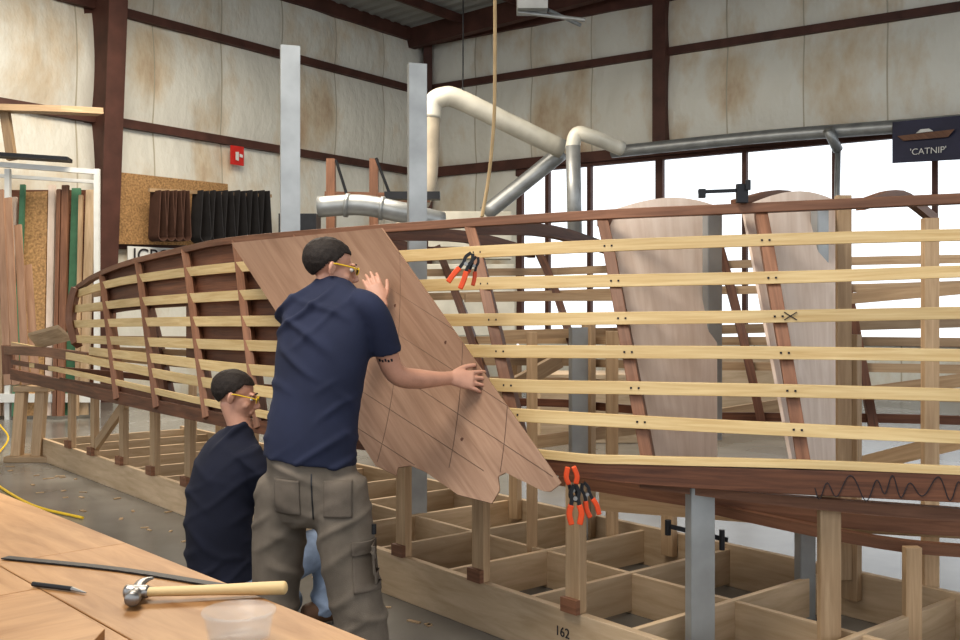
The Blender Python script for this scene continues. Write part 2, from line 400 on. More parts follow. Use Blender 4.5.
for t,off,z in ((.1,1.5,1.45),(.75,1.5,1.4),(1.9,1.5,1.4),(3.2,1.5,1.3),(-.6,1.5,1.2)):
    b.sweep([F(t,off,.1),F(t,off,z)],.085,.045,tuple(u_))
b.obj('wood_posts','pine2',sb,.003); ft.obj('post_feet','mahog2',sb)
def channel(b,pos,z0,z1,w=.09,fwd=None):
    f=(fwd or V((0.3,-1,0))).normalized(); s=V((-f.y,f.x,0))
    b.sweep([pos+V((0,0,z0)),pos+V((0,0,z1))],w,.006,tuple(s))
    for k in(-1,1):
        q=pos+s*k*w/2-f*.025
        b.sweep([q+V((0,0,z0)),q+V((0,0,z1))],.05,.006,tuple(f))
b=MB()
for (px,D,z0,z1,w) in ((290.5,6.25,.1,3.18,.115),(418,6.5,.1,3.13,.115),(715,4.75,.9,2.0,.07),(823,4.7,.9,2.0,.055),(580,6.0,.1,1.42,.10),(703,4.17,0,.83,.105),(808,4.9,0,.55,.08)):
    x=(px-480)/1000*D; channel(b,V((x,D,0)),z0,z1,w)
b.obj('galvanized_posts','galv',sb)
text('beam_number','162',F(1.44,-.023,.13),u_,(0,0,1),.06,'ink',sb,.0005)
b=MB()
for (px,D) in ((843,4.9),(930,4.7)): vpost(b,px,D,.2,2.08 if px==843 else 1.95,.07)
b.obj('bulkhead_posts','pine2',sb,.002)

# ================= PLYWOOD PANEL
bx=[0,.08,.12,.2,.26,.36,.52,.62,.66,.72,.86,.9,1]; by=[0,10,0,-4,2,26,32,15,0,-5,12,12,1]
boff=lambda a: float(np.interp(a,bx,by))
def PP(a,bb,o=0):
    Lp=np.array([232,243])*(1-bb)+np.array([376,466])*bb; Rp=np.array([382,228])*(1-bb)+np.array([561,482])*bb
    p=Lp*(1-a)+Rp*a; DL=5.95*(1-bb)+4.35*bb - .25*math.sin(bb*math.pi); DR=4.72*(1-bb)+4.02*bb-.05*math.sin(bb*math.pi)
    D=1/((1-a)/DL+a/DR)
    return W(p[0],p[1],D+o)
def pfn(u,v):
    e=1+boff(u)/262; return PP(u,v*e),(v*1.9,u*1.3)
pan=empty('plywood_panel'); MB().grid(pfn,75,50).obj('sheet','panel',pan,solid=.009,smooth=False)
b=MB()
for a,bb in ((.9,.45),(.6,.85),(.5,.6),(.75,.3)): b.tube([PP(a,bb,-.007),PP(a,bb,-.003)],.008,sub=1,seg=10)
b.obj('plugs','mahog',pan)
b=MB(); LL=[]
for c0 in (-.7,-.4,-.1,.2,.5,.8):
    a0=max(0,-c0/.8); a1=min(1,(.98-c0)/.8)
    if a1>a0: LL.append((a0,c0+.8*a0,a1,c0+.8*a1))
for c0 in (.3,.65,1.0,1.35,1.6):
    a0=max(0,(c0-.98)/.9); a1=min(1,c0/.9)
    if a1>a0: LL.append((a0,c0-.9*a0,a1,c0-.9*a1))
for a0,b0_,a1,b1 in LL:
    b.tube([PP(a0+(a1-a0)*k/16,b0_+(b1-b0_)*k/16,-.0058) for k in range(17)],.0013,sub=1,seg=4)
b.obj('layout_lines','faint',pan)

# ================= organic helper
def loft(bm,rings,side,sub=4,seg=20,cap=True):
    arr=cr([(*r[0],r[1],r[2]) for r in rings],sub); side=V(side)
    C_=[V(a[:3]) for a in arr]; R=[(a[3],a[4]) for a in arr]; n=len(C_); secs=[]
    for i in range(n):
        T=(C_[min(i+1,n-1)]-C_[max(i-1,0)]).normalized()
        Sd=side-T*side.dot(T)
        if Sd.length<.05: Sd=T.orthogonal()
        Sd.normalize(); secs.append((C_[i],T,Sd,T.cross(Sd),R[i]))
    full=[]
    if cap:
        c,T,a,b_,r=secs[0]; m_=min(r)*.6
        for th in (.15,.5,.8): full.append((c-T*m_*math.cos(th*math.pi/2),a,b_,(r[0]*math.sin(th*math.pi/2),r[1]*math.sin(th*math.pi/2))))
    for c,T,a,b_,r in secs: full.append((c,a,b_,r))
    if cap:
        c,T,a,b_,r=secs[-1]; m_=min(r)*.6
        for th in (.8,.5,.15): full.append((c+T*m_*math.cos(th*math.pi/2),a,b_,(r[0]*math.sin(th*math.pi/2),r[1]*math.sin(th*math.pi/2))))
    vs=[]
    for c,a,b_,r in full:
        vs.append([bm.verts.new(c+a*r[0]*math.cos(2*math.pi*k/seg)+b_*r[1]*math.sin(2*math.pi*k/seg)) for k in range(seg)])
    for A,B in zip(vs[:-1],vs[1:]):
        for k in range(seg): bm.faces.new((A[k],A[(k+1)%seg],B[(k+1)%seg],B[k]))
    bm.faces.new(vs[0][::-1]); bm.faces.new(vs[-1])
def ell(bm,c,r,mat=None,seg=20):
    mt=(mat or Matrix.Identity(4))@Matrix.Translation(c)@Matrix.Diagonal((*r,1))
    bmesh.ops.create_uvsphere(bm,u_segments=seg,v_segments=seg//2+2,radius=1,matrix=mt)
def finish(bm,name,mat,parent,vox=.01,smooth=3,disp=None,sf=.5):
    bmesh.ops.recalc_face_normals(bm,faces=bm.faces)
    me=bpy.data.meshes.new(name); bm.to_mesh(me); bm.free(); o=bpy.data.objects.new(name,me); bpy.context.scene.collection.objects.link(o)
    md=o.modifiers.new('r','REMESH'); md.mode='VOXEL'; md.voxel_size=vox
    md=o.modifiers.new('s','SMOOTH'); md.iterations=smooth; md.factor=sf
    dg=bpy.context.evaluated_depsgraph_get(); dg.update(); me2=bpy.data.meshes.new_from_object(o.evaluated_get(dg)); o.modifiers.clear(); o.data=me2
    if disp:
        ns=[v.normal.copy() for v in me2.vertices]
        for v,nn in zip(me2.vertices,ns): v.co+=nn*disp(v.co)
    me2.materials.clear(); me2.materials.append(M[mat]); me2.shade_smooth()
    if parent: o.parent=parent
    return o
def patch(name,px0,py0,px1,py1,D,target,mat,parent,off=.003,skew=0,th=.003):
    b=MB(); b.grid(lambda u,v:(W(px0+(px1-px0)*u+skew*v,py0+(py1-py0)*v,D),(u,v)),16,16); o=b.obj(name,mat,parent,smooth=True,solid=th)
    md=o.modifiers.new('w','SHRINKWRAP'); md.wrap_method='PROJECT'; md.use_project_y=True; md.use_positive_direction=True; md.use_negative_direction=True; md.target=target; md.offset=off; md.wrap_mode='ABOVE_SURFACE'
    o.modifiers.move(1,0); return o
def frame(origin,f,up=(0,0,1)):
    f=V(f).normalized(); x=f.cross(V(up)).normalized(); z=x.cross(f)
    o=V(origin); return Matrix(((x.x,f.x,z.x,o.x),(x.y,f.y,z.y,o.y),(x.z,f.z,z.z,o.z),(0,0,0,1)))
def head(bm,Mx):
    ell(bm,(0,-.015,.035),(.074,.094,.08),Mx,28); ell(bm,(0,.03,-.025),(.058,.064,.085),Mx); ell(bm,(0,.03,-.075),(.05,.055,.036),Mx)
    ell(bm,(0,.076,-.098),(.022,.018,.017),Mx,12)
    X=Mx.to_3x3()@V((1,0,0))
    loft(bm,[(Mx@V((0,.088,.018)),.008,.008),(Mx@V((0,.104,-.012)),.010,.010),(Mx@V((0,.118,-.03)),.013,.009),(Mx@V((0,.101,-.037)),.013,.008)],X,3,10)
    for s in(-1,1):
        ell(bm,(s*.03,.083,.024),(.024,.013,.008),Mx,12)
        me_=Mx@Matrix.Translation((s*.076,-.008,-.006))@Matrix.Rotation(s*.3,4,'Z')
        ell(bm,(0,0,0),(.008,.017,.029),me_,14); ell(bm,(s*.004,-.008,.006),(.008,.009,.020),me_,12)
        ell(bm,(s*.042,.06,-.03),(.018,.02,.018),Mx,12)
    ell(bm,(0,.088,-.062),(.026,.012,.016),Mx,12); ell(bm,(0,.094,-.056),(.02,.009,.005),Mx,12); ell(bm,(0,.092,-.068),(.018,.009,.006),Mx,12)
def headbits(Mx,parent):
    b=bmesh.new()
    for s in(-1,1): ell(b,(s*.029,.080,.004),(.012,.010,.009),Mx,12)
    finish2(b,'eyes','eye',parent)
    b=bmesh.new()
    for s in(-1,1): ell(b,(s*.030,.0895,.004),(.005,.003,.005),Mx,10); ell(b,(s*.031,.094,.028),(.02,.005,.0035),Mx,10)
    finish2(b,'irises_and_brows','hair',parent)
    b=bmesh.new(); bmesh.ops.create_uvsphere(b,u_segments=110,v_segments=80,radius=1)
    kill=[]
    for v in b.verts:
        e=.975
        p=V((v.co.x*.081*e,v.co.y*.102*e-.017,v.co.z*.087*e+.036))
        lim=.064 if p.y>.04 else (.016+.048*max(0,(p.y-.005)/.035) if p.y>-.02 else .016-.064*min(1,(-.02-p.y)/.05))
        lim+=.004*noise.noise(p*60)
        if p.z<lim: kill.append(v)
        nn=v.co.normalized(); am=.0022
        v.co=p+nn*am*(noise.noise(p*50)+.7*noise.noise(V((p.x*200,p.y*60,p.z*60))))
    bmesh.ops.delete(b,geom=kill,context='VERTS'); b.transform(Mx)
    me=bpy.data.meshes.new('hair'); b.to_mesh(me); b.free(); o=bpy.data.objects.new('hair_top',me); bpy.context.scene.collection.objects.link(o)
    md=o.modifiers.new('s','SOLIDIFY'); md.thickness=.004; md.offset=0; me.materials.append(M['hair']); me.shade_smooth(); o.parent=parent
    q=MB()
    for s in(-1,1):
        q.tube([Mx@V((s*.033+.022*math.cos(a),.106,.003+.015*math.sin(a))) for a in [k*math.pi/6 for k in range(13)]],.0020,sub=1,seg=6)
        q.tube([Mx@V((s*.056,.104,.008)),Mx@V((s*.070,.075,.012)),Mx@V((s*.080,0,.014)),Mx@V((s*.081,-.02,.0))],.0028,sub=4,seg=8)
    q.obj('glasses','yellow' ,parent)
    q=MB()
    for s in(-1,1): q.poly([Mx@V((s*.033+.021*math.cos(a),.106,.003+.014*math.sin(a))) for a in [k*math.pi/6 for k in range(12)]],Mx.to_3x3()@V((0,.001,0)))
    q.obj('lenses','dark',parent)
def finish2(b,name,mat,parent):
    me=bpy.data.meshes.new(name); b.to_mesh(me); b.free(); o=bpy.data.objects.new(name,me); bpy.context.scene.collection.objects.link(o); me.materials.append(M[mat]); me.shade_smooth(); o.parent=parent; return o
def hand(bm,w,x,y,z,curl=.3,thumb=.6,spread=.1,sc=1.0):
    x=V(x).normalized(); y=(V(y)-x*V(y).dot(x)).normalized(); z=V(z); z=(z-x*z.dot(x)-y*z.dot(y)).normalized(); w=V(w)
    def L(a,b_,c): return w+(x*a+y*b_+z*c)*sc
    loft(bm,[(L(0,-.02,0),.027,.02),(L(0,.015,0),.032,.018),(L(0,.055,0),.041,.016),(L(-.001,.092,0),.041,.013)],x,4,16)
    for i,(bx_,ln) in enumerate(((.030,.074),(.010,.084),(-.011,.078),(-.031,.060))):
        p=V((bx_,.088+(-.006 if i in(0,3) else 0),0)); ang=0; sp=(1.5-i)*spread; pts=[(L(*p),.0095*sc,.0095*sc)]
        for j,fr in enumerate((.45,.32,.25)):
            ang+=curl*(.8 if j==0 else 1.1)
            d=V((math.sin(sp)*math.cos(ang),math.cos(sp)*math.cos(ang),-math.sin(ang))); p=p+d*ln*fr*1.05; r=(.0088,.0078,.0068)[j]*sc; pts.append((L(*p),r,r))
        loft(bm,pts,x,3,10)
    a=thumb; p=V((.024,.018,-.004)); pts=[(L(*p),.014*sc,.013*sc)]
    for ln,r in((.042,.0125),(.034,.0105),(.026,.0085)):
        p=p+V((math.sin(a),math.cos(a),-.25))*ln; a*=.7; pts.append((L(*p),r*sc,r*sc))
    loft(bm,pts,z,3,10)
def cloth(am,seed=0,dirs=((.5,0,1),),freq=42):
    def f(co):
        d=.9*noise.noise(V((co.x*5+seed,co.y*5,co.z*4)))
        warp=noise.noise(co*4+V((seed,3,1)))*2.6
        r=0
        for i,dv in enumerate(dirs):
            q=co.dot(V(dv).normalized())*freq*(1+.25*i)+warp+i*3
            m_=max(0,noise.noise(co*3.6+V((seed*2+i*7,0,0)))+.08)
            s_=math.sin(q*.5)
            r+=(math.exp(-s_*s_*5)-.35)*m_*2.8
        return am*(d+r)
    return f
R=lambda px,py,D,rx,ry:(W(px,py,D),rx,ry)
# ================= STANDING MAN
man=empty('standing_man')
sd=(.9,-.43,0)
bm=bmesh.new()
loft(bm,[R(309,461,3.93,.200,.150),R(311,440,3.93,.196,.146),R(315,405,3.94,.190,.140),R(321,365,3.96,.200,.143),R(326,332,3.98,.208,.138),R(330,310,3.99,.203,.118),R(333,297,4.0,.165,.090),R(335,288,4.01,.105,.070),R(337,281,4.02,.066,.060)],sd,5,36,cap=False)
loft(bm,[R(352,302,3.92,.060,.060),R(368,308,3.91,.068,.064),R(379,325,3.93,.068,.064),R(386,352,3.97,.068,.068)],(0,1,0),4,20,cap=False)
loft(bm,[R(310,303,4.04,.06,.06),R(294,310,4.08,.066,.066),R(297,322,4.16,.066,.066),R(312,328,4.24,.066,.066)],(0,0,1),4,20,cap=False)
shirt=finish(bm,'tshirt','navy',man,.008,9,cloth(.0085,1,((.55,0,1),(-.8,0,1)),55))
bm=bmesh.new()
loft(bm,[R(309,446,3.93,.178,.132),R(311,470,3.93,.186,.138),R(313,495,3.92,.186,.140),R(314,512,3.92,.165,.12)],sd,4,28)
loft(bm,[R(284,485,3.98,.105,.115),R(280,530,3.99,.108,.112),R(277,580,3.98,.096,.10),R(273,630,3.98,.095,.10),R(272,672,4.0,.088,.092)],sd,5,24)
loft(bm,[R(340,488,3.88,.108,.118),R(346,535,3.86,.115,.118),R(353,585,3.83,.104,.11),R(364,640,3.82,.098,.105),R(371,690,3.82,.09,.095)],sd,5,24)
tr=finish(bm,'trousers','pants',man,.008,7,cloth(.009,5,((.3,0,1),(-.7,0,1)),50))
patch('back_pocket_left',270,482,298,517,3.76,tr,'pants2',man,.003,1,.004)
patch('back_pocket_right',322,483,350,519,3.74,tr,'pants2',man,.003,1,.004)
patch('cargo_pocket',350,552,374,596,3.70,tr,'pants2',man,.004,3,.008)
patch('cargo_flap',349,546,375,559,3.70,tr,'pants2',man,.008,1,.005)
patch('back_seam',310.5,474,311.8,520,3.78,tr,'dark',man,.001,2,.002)
hm=frame(W(330,268,4.02),(.93,.36,-.16))
bm=bmesh.new(); head(bm,hm)
loft(bm,[(hm@V((0,-.012,-.03)),.050,.054),R(334,283,4.02,.052,.054),R(335,292,4.01,.055,.055),R(334,306,4.0,.06,.055)],sd,4,18)
rw=W(450,378,4.22)
loft(bm,[R(375,318,3.93,.05,.050),R(384,345,3.96,.048,.048),R(392,368,4.0,.043,.045),R(402,377,4.04,.043,.043),R(420,379,4.11,.041,.039),R(437,379,4.17,.032,.029),(rw,.028,.021)],(0,.2,1),5,18)
hand(bm,rw,(0.05,.25,1),(.95,.25,.02),(-.3,-1,.3),curl=.24,thumb=.6,spread=.14,sc=1.05)
lw=W(381,303,4.58)
loft(bm,[R(292,316,4.1,.05,.05),R(320,332,4.28,.045,.045),R(345,332,4.38,.042,.042),R(367,318,4.50,.034,.032),(lw,.027,.021)],(0,.2,1),5,18)
hand(bm,lw,(.95,.2,.35),(-.15,.35,1),(-.3,-1,.35),curl=.2,thumb=.6,spread=.05,sc=1)
sk=finish(bm,'skin','skin',man,.0045,2)
headbits(hm,man)
b=bmesh.new()
for px,py,D in((280,680,4.05),(385,695,3.87)):
    c=W(px,py,D); z=0
    loft(b,[(V((c.x-.05,c.y-.06,.07)),.05,.065),(V((c.x,c.y,.065)),.055,.06),(V((c.x+.07,c.y+.09,.045)),.052,.04),(V((c.x+.11,c.y+.15,.035)),.045,.03)],(.8,-.6,0),4,16)
    loft(b,[(V((c.x-.05,c.y-.05,.08)),.055,.055),(V((c.x-.06,c.y-.05,.2)),.055,.055)],(1,0,0),2,16)
finish(b,'boots','boot',man,.008,2)
for i in range(5): patch('tattoo_%d'%i,378+i*3,359+(i%2),380+i*3,361.8+(i%2)*.7,3.92,sk,'ink',man,.0004,.4,.0006)
b=MB(); b.tube([W(374,524,3.765),W(374,534,3.765)],.009,sub=1); b.obj('knife_clip','dark',man)

# ================= CROUCHING MAN
km=empty('crouching_man'); sd2=(.7,-.7,0)
bm=bmesh.new()
loft(bm,[R(224,582,4.62,.172,.148),R(220,555,4.62,.172,.148),R(219,520,4.62,.178,.148),R(224,482,4.63,.186,.144),R(231,458,4.64,.182,.12),R(237,442,4.65,.14,.092),R(240,432,4.65,.085,.074),R(242,425,4.66,.063,.060)],sd2,5,32,cap=False)
loft(bm,[R(246,453,4.55,.062,.062),R(256,465,4.53,.070,.067),R(263,485,4.57,.068,.066),R(272,500,4.62,.066,.064)],(0,1,0),4,18,cap=False)
loft(bm,[R(228,453,4.75,.06,.06),R(236,468,4.82,.066,.064),R(252,485,4.88,.064,.062)],(0,1,0),4,18,cap=False)
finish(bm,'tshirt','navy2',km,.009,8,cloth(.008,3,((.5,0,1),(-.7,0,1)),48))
bm=bmesh.new()
loft(bm,[R(224,570,4.62,.155,.125),R(226,592,4.62,.165,.13),R(228,605,4.62,.14,.11)],sd2,4,24)
loft(bm,[R(240,590,4.58,.095,.095),R(285,566,4.74,.098,.098),R(325,546,4.9,.090,.090),R(328,580,4.88,.075,.075),R(322,612,4.85,.06,.06)],(0,0,1),5,20)
loft(bm,[R(222,598,4.7,.095,.09),R(255,606,4.85,.085,.085),R(290,600,5.02,.07,.07),R(262,606,4.98,.062,.06),R(225,606,4.92,.055,.055)],(0,0,1),5,20)
finish(bm,'jeans','jeans',km,.009,4,cloth(.010,7,((.5,0,1),(-.7,0,1)),55))
hm=frame(W(235,396,4.66),(.96,.10,-.2))
bm=bmesh.new(); head(bm,hm)
loft(bm,[(hm@V((0,-.012,-.03)),.050,.055),R(239,424,4.66,.053,.055),R(240,434,4.65,.055,.055),R(238,448,4.65,.06,.055)],sd2,4,18)
w1=W(322,478,4.9)
loft(bm,[R(264,490,4.58,.045,.045),R(276,508,4.65,.042,.042),R(298,500,4.78,.038,.038),(w1,.027,.022)],(0,0,1),5,16)
hand(bm,w1,(0,.2,1),(.8,.5,.3),(-.3,-1,.2),curl=.35)
w2=W(300,470,5.05)
loft(bm,[R(246,480,4.87,.045,.045),R(262,494,4.95,.042,.042),R(282,485,5.0,.036,.036),(w2,.027,.022)],(0,0,1),5,16)
hand(bm,w2,(0,-.2,1),(.8,.5,.3),(.3,.9,.3),curl=.35)
finish(bm,'skin','skin',km,.005,2)
headbits(hm,km)
b=bmesh.new()
for px,D,dx in((322,4.85,1),(214,4.85,1)):
    c=W(px,0,D); loft(b,[(V((c.x-.07,c.y-.04,.055)),.042,.05),(V((c.x,c.y,.06)),.048,.055),(V((c.x+.1,c.y+.07,.04)),.048,.035),(V((c.x+.15,c.y+.1,.03)),.04,.025)],(.6,-.8,0),4,16)
finish(b,'shoes','boot',km,.008,2)

# ================= WORKBENCH
TZ=.88
def T(px,py,dz=0): D=(H-TZ)/(py-314)*1000; p=W(px,py,D); p.z=TZ+dz; return p
wb=empty('workbench')
e0=V((-.21,1.9,0)); ed=V((.68,-.735,0)).normalized(); ei=V((-.735,-.68,0)).normalized()
b=MB()
def slab(b,s0,s1,o0,o1,z0,z1):
    q=[e0+ed*s0+ei*o0,e0+ed*s1+ei*o0,e0+ed*s1+ei*o1,e0+ed*s0+ei*o1]; b.poly([p+V((0,0,z1)) for p in q],(0,0,z0-z1))
slab(b,-4.6,-1.102,0,.33,TZ-.03,TZ); slab(b,-1.1,.55,0,.33,TZ-.03,TZ); slab(b,-4.6,-.8,.333,1.25,TZ-.03,TZ); slab(b,-.797,.55,.333,1.25,TZ-.03,TZ)
b.obj('top','bench',wb,.002)
b=MB(); slab(b,-4.5,.5,.06,.10,TZ-.15,TZ-.031); slab(b,-4.5,.5,1.12,1.16,TZ-.15,TZ-.031)
for s in(-4.4,-2.2,.3):
    for o_ in(.12,1.1): p=e0+ed*s+ei*o_; b.sweep([p,p+V((0,0,TZ-.031))],.09,.09,tuple(ed))
b.obj('legs_and_aprons','pine2',wb,.003)
b=MB(); b.poly([T(-60,618,.022),T(0,606,.022),T(45,603,.022),T(105,640,.022),T(60,690,.022)],(0,0,-.021)); b.obj('offcut_board','bench',None,.002)
MB().sweep([T(5,559,.004),T(120,571,.004),T(232,589,.004)],.003,.026,(0,0,1),sub=4).obj('steel_ruler','dark')
pen=empty('pen'); MB().tube([T(33,587,.007),T(72,592,.007)],.0055,sub=1).obj('barrel','dark',pen); MB().tube([T(72,592,.007),T(86,595,.005)],.005,sub=1,r2=.0015).obj('tip','chrome',pen)
hmr=empty('claw_hammer')
bm=bmesh.new(); a=T(148,602,.022); e=T(284,596,.018)
loft(bm,[(a,.010,.013),(a.lerp(e,.3),.011,.014),(a.lerp(e,.55),.012,.015),(a.lerp(e,.8),.014,.017),(e,.015,.018)],(0,0,1),4,18)
finish(bm,'handle','pine',hmr,.003,2)
bm=bmesh.new(); hc=T(137,602,.022); hx=(e-a).normalized(); hy=V((-hx.y,hx.x,0))
loft(bm,[(hc-hx*.02,.016,.016),(hc+hx*.02,.014,.018)],(0,0,1),3,16)
loft(bm,[(hc,.013,.013),(hc-hy*.03,.011,.011),(hc-hy*.04,.0165,.0165),(hc-hy*.058,.0165,.0165)],(0,0,1),3,18)
for s in(-1,1): loft(bm,[(hc+hy*.0,.010,.013),(hc+hy*.035+V((0,0,s*.007)),.008,.012),(hc+hy*.058+hx*.008+V((0,0,s*.010)),.006,.010),(hc+hy*.07+hx*.022+V((0,0,s*.011)),.003,.006)],(0,0,1),4,14)
finish(bm,'head','chrome',hmr,.0025,1)
b=MB(); cc=T(239,640,0); prof=[(0,.003),(.055,.003),(.058,.006),(.066,.052),(.070,.053),(.070,.058),(.064,.058),(.055,.010),(0,.007)]
seg=40
for r_,z in prof:
    for k in range(seg): a_=2*math.pi*k/seg; b.v.append(cc+V((r_*math.cos(a_),r_*math.sin(a_),z)))
for i in range(len(prof)-1):
    for k in range(seg): b.face((i*seg+k,i*seg+(k+1)%seg,(i+1)*seg+(k+1)%seg,(i+1)*seg+k),[(0,0)]*4)
b.obj('plastic_container','plastic',smooth=True)

# ================= CLAMPS
def spring_clamp(pos,dirv,sc=1.0,open_=.28):
    o=empty('spring_clamp'); d=V(dirv).normalized(); s=d.cross(V((0,-1,0))).normalized(); b=MB(); j=MB(); pos=V(pos)
    for k in(-1,1):
        j.sweep([pos-d*.06*sc+s*k*.004,pos-d*.03*sc+s*k*.018*sc,pos+s*k*.014*sc,pos+d*.05*sc+s*k*.022*sc],.024*sc,.016*sc,(0,-1,0),sub=3)
        b.sweep([pos+d*.03*sc+s*k*.018*sc,pos+d*.07*sc+s*k*.028*sc,pos+d*.12*sc+s*k*open_*.12*sc],.030*sc,.026*sc,(0,-1,0),sub=3)
    j.obj('jaws','dark',o); b.obj('handles','orange',o,.004); 
    MB().tube([pos+V((0,-.016,0)),pos+V((0,.016,0))],.010*sc,sub=1).obj('pivot','chrome',o); return o
spring_clamp(W(466,264,4.38),(-.5,0,-.9),.9); spring_clamp(W(474,266,4.42),(-.35,0,-1),.7)
spring_clamp(W(575,498,4.08),(.02,0,-1),.9,.15)
spring_clamp(W(587,494,4.12),(.35,0,-1),.8,.2); spring_clamp(W(573,490,4.10),(-.1,0,1),.8,.12)
bc=empty('bar_clamp'); b=MB(); b.sweep([W(698,192,4.4),W(748,190,4.4)],.016,.006); b.sweep([W(742,184,4.4),W(742,203,4.4)],.05,.025,(1,0,0)); b.sweep([W(702,189,4.4),W(702,198,4.4)],.03,.02,(1,0,0)); b.tube([W(748,180,4.38),W(748,190,4.38)],.012); b.obj('bar_and_jaws','dark',bc,.002)
bc=empty('bar_clamp'); b=MB(); b.sweep([W(668,526,4.5),W(728,540,4.4)],.02,.008); b.tube([W(668,520,4.5),W(668,535,4.5)],.014,sub=1); b.tube([W(722,530,4.38),W(722,550,4.38)],.012,sub=1); b.obj('bar_and_jaws','dark',bc)

# ================= BACKGROUND FITTINGS
dc=empty('dust_duct')
b=MB(); b.tube([W(431,118,15),W(433,103,15),W(443,97,15),W(458,99,15.05),W(510,124,15.3),W(562,149,15.6)],.15,seg=18)
b.tube([W(572,150,15),(W(577,134,15)),W(592,137,15),W(622,149,15.2)],.11,seg=18)
b.obj('white_runs','duct',dc,smooth=True)
b=MB(); b.tube([W(400,235,15),W(412,215,15),W(426,190,15),W(430,150,15),W(431,115,15)],.14,sub=8,seg=16); b.obj('flex_hose','flex',dc,smooth=True)
b=MB(); b.tube([W(562,152,16),W(525,182,16),W(485,214,16)],.13); b.tube([W(575,245,14.9),W(573,146,14.9)],.11)
b.tube([W(612,152,20.2),W(760,137,18.7),W(905,126,17.3),W(1000,118,16.4)],.12); b.tube([W(828,130,17.8),W(838,150,18.0)],.09,sub=1); b.tube([W(838,148,18),W(836,260,18)],.05,sub=1)
b.tube([W(318,207,12.5),W(360,205,12.5),W(400,212,12.5),W(442,222,12.7)],.13,seg=18)
for px,py in((345,205),(380,208),(415,215)): b.tube([W(px,py,12.5),W(px+4,py+.5,12.5)],.15,sub=1,seg=18)
b.obj('galvanized_runs','galv',dc,smooth=True)
MB().tube([W(495,-15,9),W(495,60,9),W(494,120,9),W(489,175,9),W(482,217,8.8)],.016).obj('hanging_air_hose','rope')
MB().tube([W(463,-10,17),W(463,70,17),W(462,100,17)],.012).obj('hanging_cable','dark')
b=MB(); b.box(W(532,2,15),(.45,.4,.3)); b.tube([W(518,12,15),W(585,20,15)],.03,sub=1); b.tube([W(548,10,15),W(580,25,15.5)],.03,sub=1); b.tube([W(532,-20,15),W(532,-8,15)],.02,sub=1); b.obj('ceiling_light_fixture','galv')
bn=empty('banner'); pc=[W(893,122,17.2),W(985,113,16.3),W(985,158,16.3),W(893,163,17.2)]
MB().poly(pc,(0,.03,0)).obj('cloth',plain('banner_navy',(.035,.035,.07),.6,0,.2,2),bn)
xd=(pc[1]-pc[0]).normalized(); 
c1=W(928,151,16.82); text('lettering',"'CATNIP'",c1,xd,(0,0,1),.15,'white',bn)
b=MB(); c2=W(925,135,16.84); fw=V((0,-.03,0))
b.poly([c2-xd*.45+V((0,0,.02)),c2-xd*.35+V((0,0,-.07)),c2+xd*.35+V((0,0,-.07)),c2+xd*.45+V((0,0,.05)),c2+xd*.1+V((0,0,.04))],fw); b.obj('boat_picture','mahog2',bn)
b=MB(); b.poly([c2-xd*.15+V((0,-.0,.04)),c2+xd*.12+V((0,0,.05)),c2+xd*.05+V((0,0,.1)),c2-xd*.08+V((0,0,.1))],fw); b.obj('boat_cabin_picture','white',bn)
def LW(px,py,off=.3):
    q=(px-480)/1000; s=( -1.32-24*q)/(.78-q); D=24-s; p=V((-1.32-.78*s,D,0))
    p+=nl*off; z=H-(py-314)/1000*p.y; return V((p.x,p.y,z))
fs=empty('fire_extinguisher_sign'); b=MB(); b.poly([LW(221,145),LW(234,147),LW(234,166),LW(221,164)],nl*-.02); b.obj('plate','red',fs)
b=MB(); k=nl*.02; b.poly([LW(225,152)+k,LW(228,152)+k,LW(228,161)+k,LW(225,160)+k],nl*.01); b.poly([LW(229,154)+k,LW(232,155)+k,LW(232,158)+k,LW(229,157)+k],nl*.01); b.obj('pictogram','white',fs)
b=MB(); b.poly([LW(108,172),LW(218,184),LW(218,246),LW(108,244)],nl*-.04).obj('osb_wall_board','osb')
bl=empty('sanding_belt_rack')
b=MB(); b.sweep([LW(124,190,.75),LW(246,196,.75)],.06,.05); b.obj('rail','pine2',bl)
ba=MB(); bb_=MB()
for i in range(10):
    x=132+i*8 if i<4 else 126+i*12.2
    tgt=ba if i<4 else bb_
    loop=[]; w=.085 if i<4 else .12
    a_=LW(x,191,.78); c_=LW(x,236,.78)
    for k in range(13):
        an=math.pi*k/12; loop.append(c_+dln*-1*w*math.cos(an)-V((0,0,w*math.sin(an))))
    tgt.sweep([a_-dln*w*.5]+loop+[a_+dln*w*.5],.30,.02,tuple(nl))
ba.obj('brown_belts','belt',bl); bb_.obj('dark_belts','belt2',bl)
sg=empty('cloth_banner'); b=MB(); b.poly([LW(108,246,.6),LW(166,249,.6),LW(166,268,.6),LW(108,267,.6)],nl*-.02).obj('cloth','white',sg)
text('lettering','ICPOC',LW(138,257,.62),-dln,(0,0,1),.34,'ink',sg)
rk=empty('lumber_rack')
b=MB(); 
for px,D in((8,14.2),(97,14.4)): x=(px-480)/1000*D; b.sweep([V((x,D,0)),V((x,D,H+.145*D))],.07,.07,(1,0,0))
b.sweep([W(-60,160,14),W(97,172,14.4)],.07,.07)
b.sweep([W(-60,172,14.2),W(97,182,14.6)],.05,.05)
b.sweep([W(-60,398,14),W(100,398,14.4)],.12,.1)
b.obj('frame','white',rk)
cols=['panel','osb','pine2','mahog2','bulk','green','pine2','panel','belt','ply','green','mahog2','osb','bulk','mahog']
grp={}
x=-50
i=0
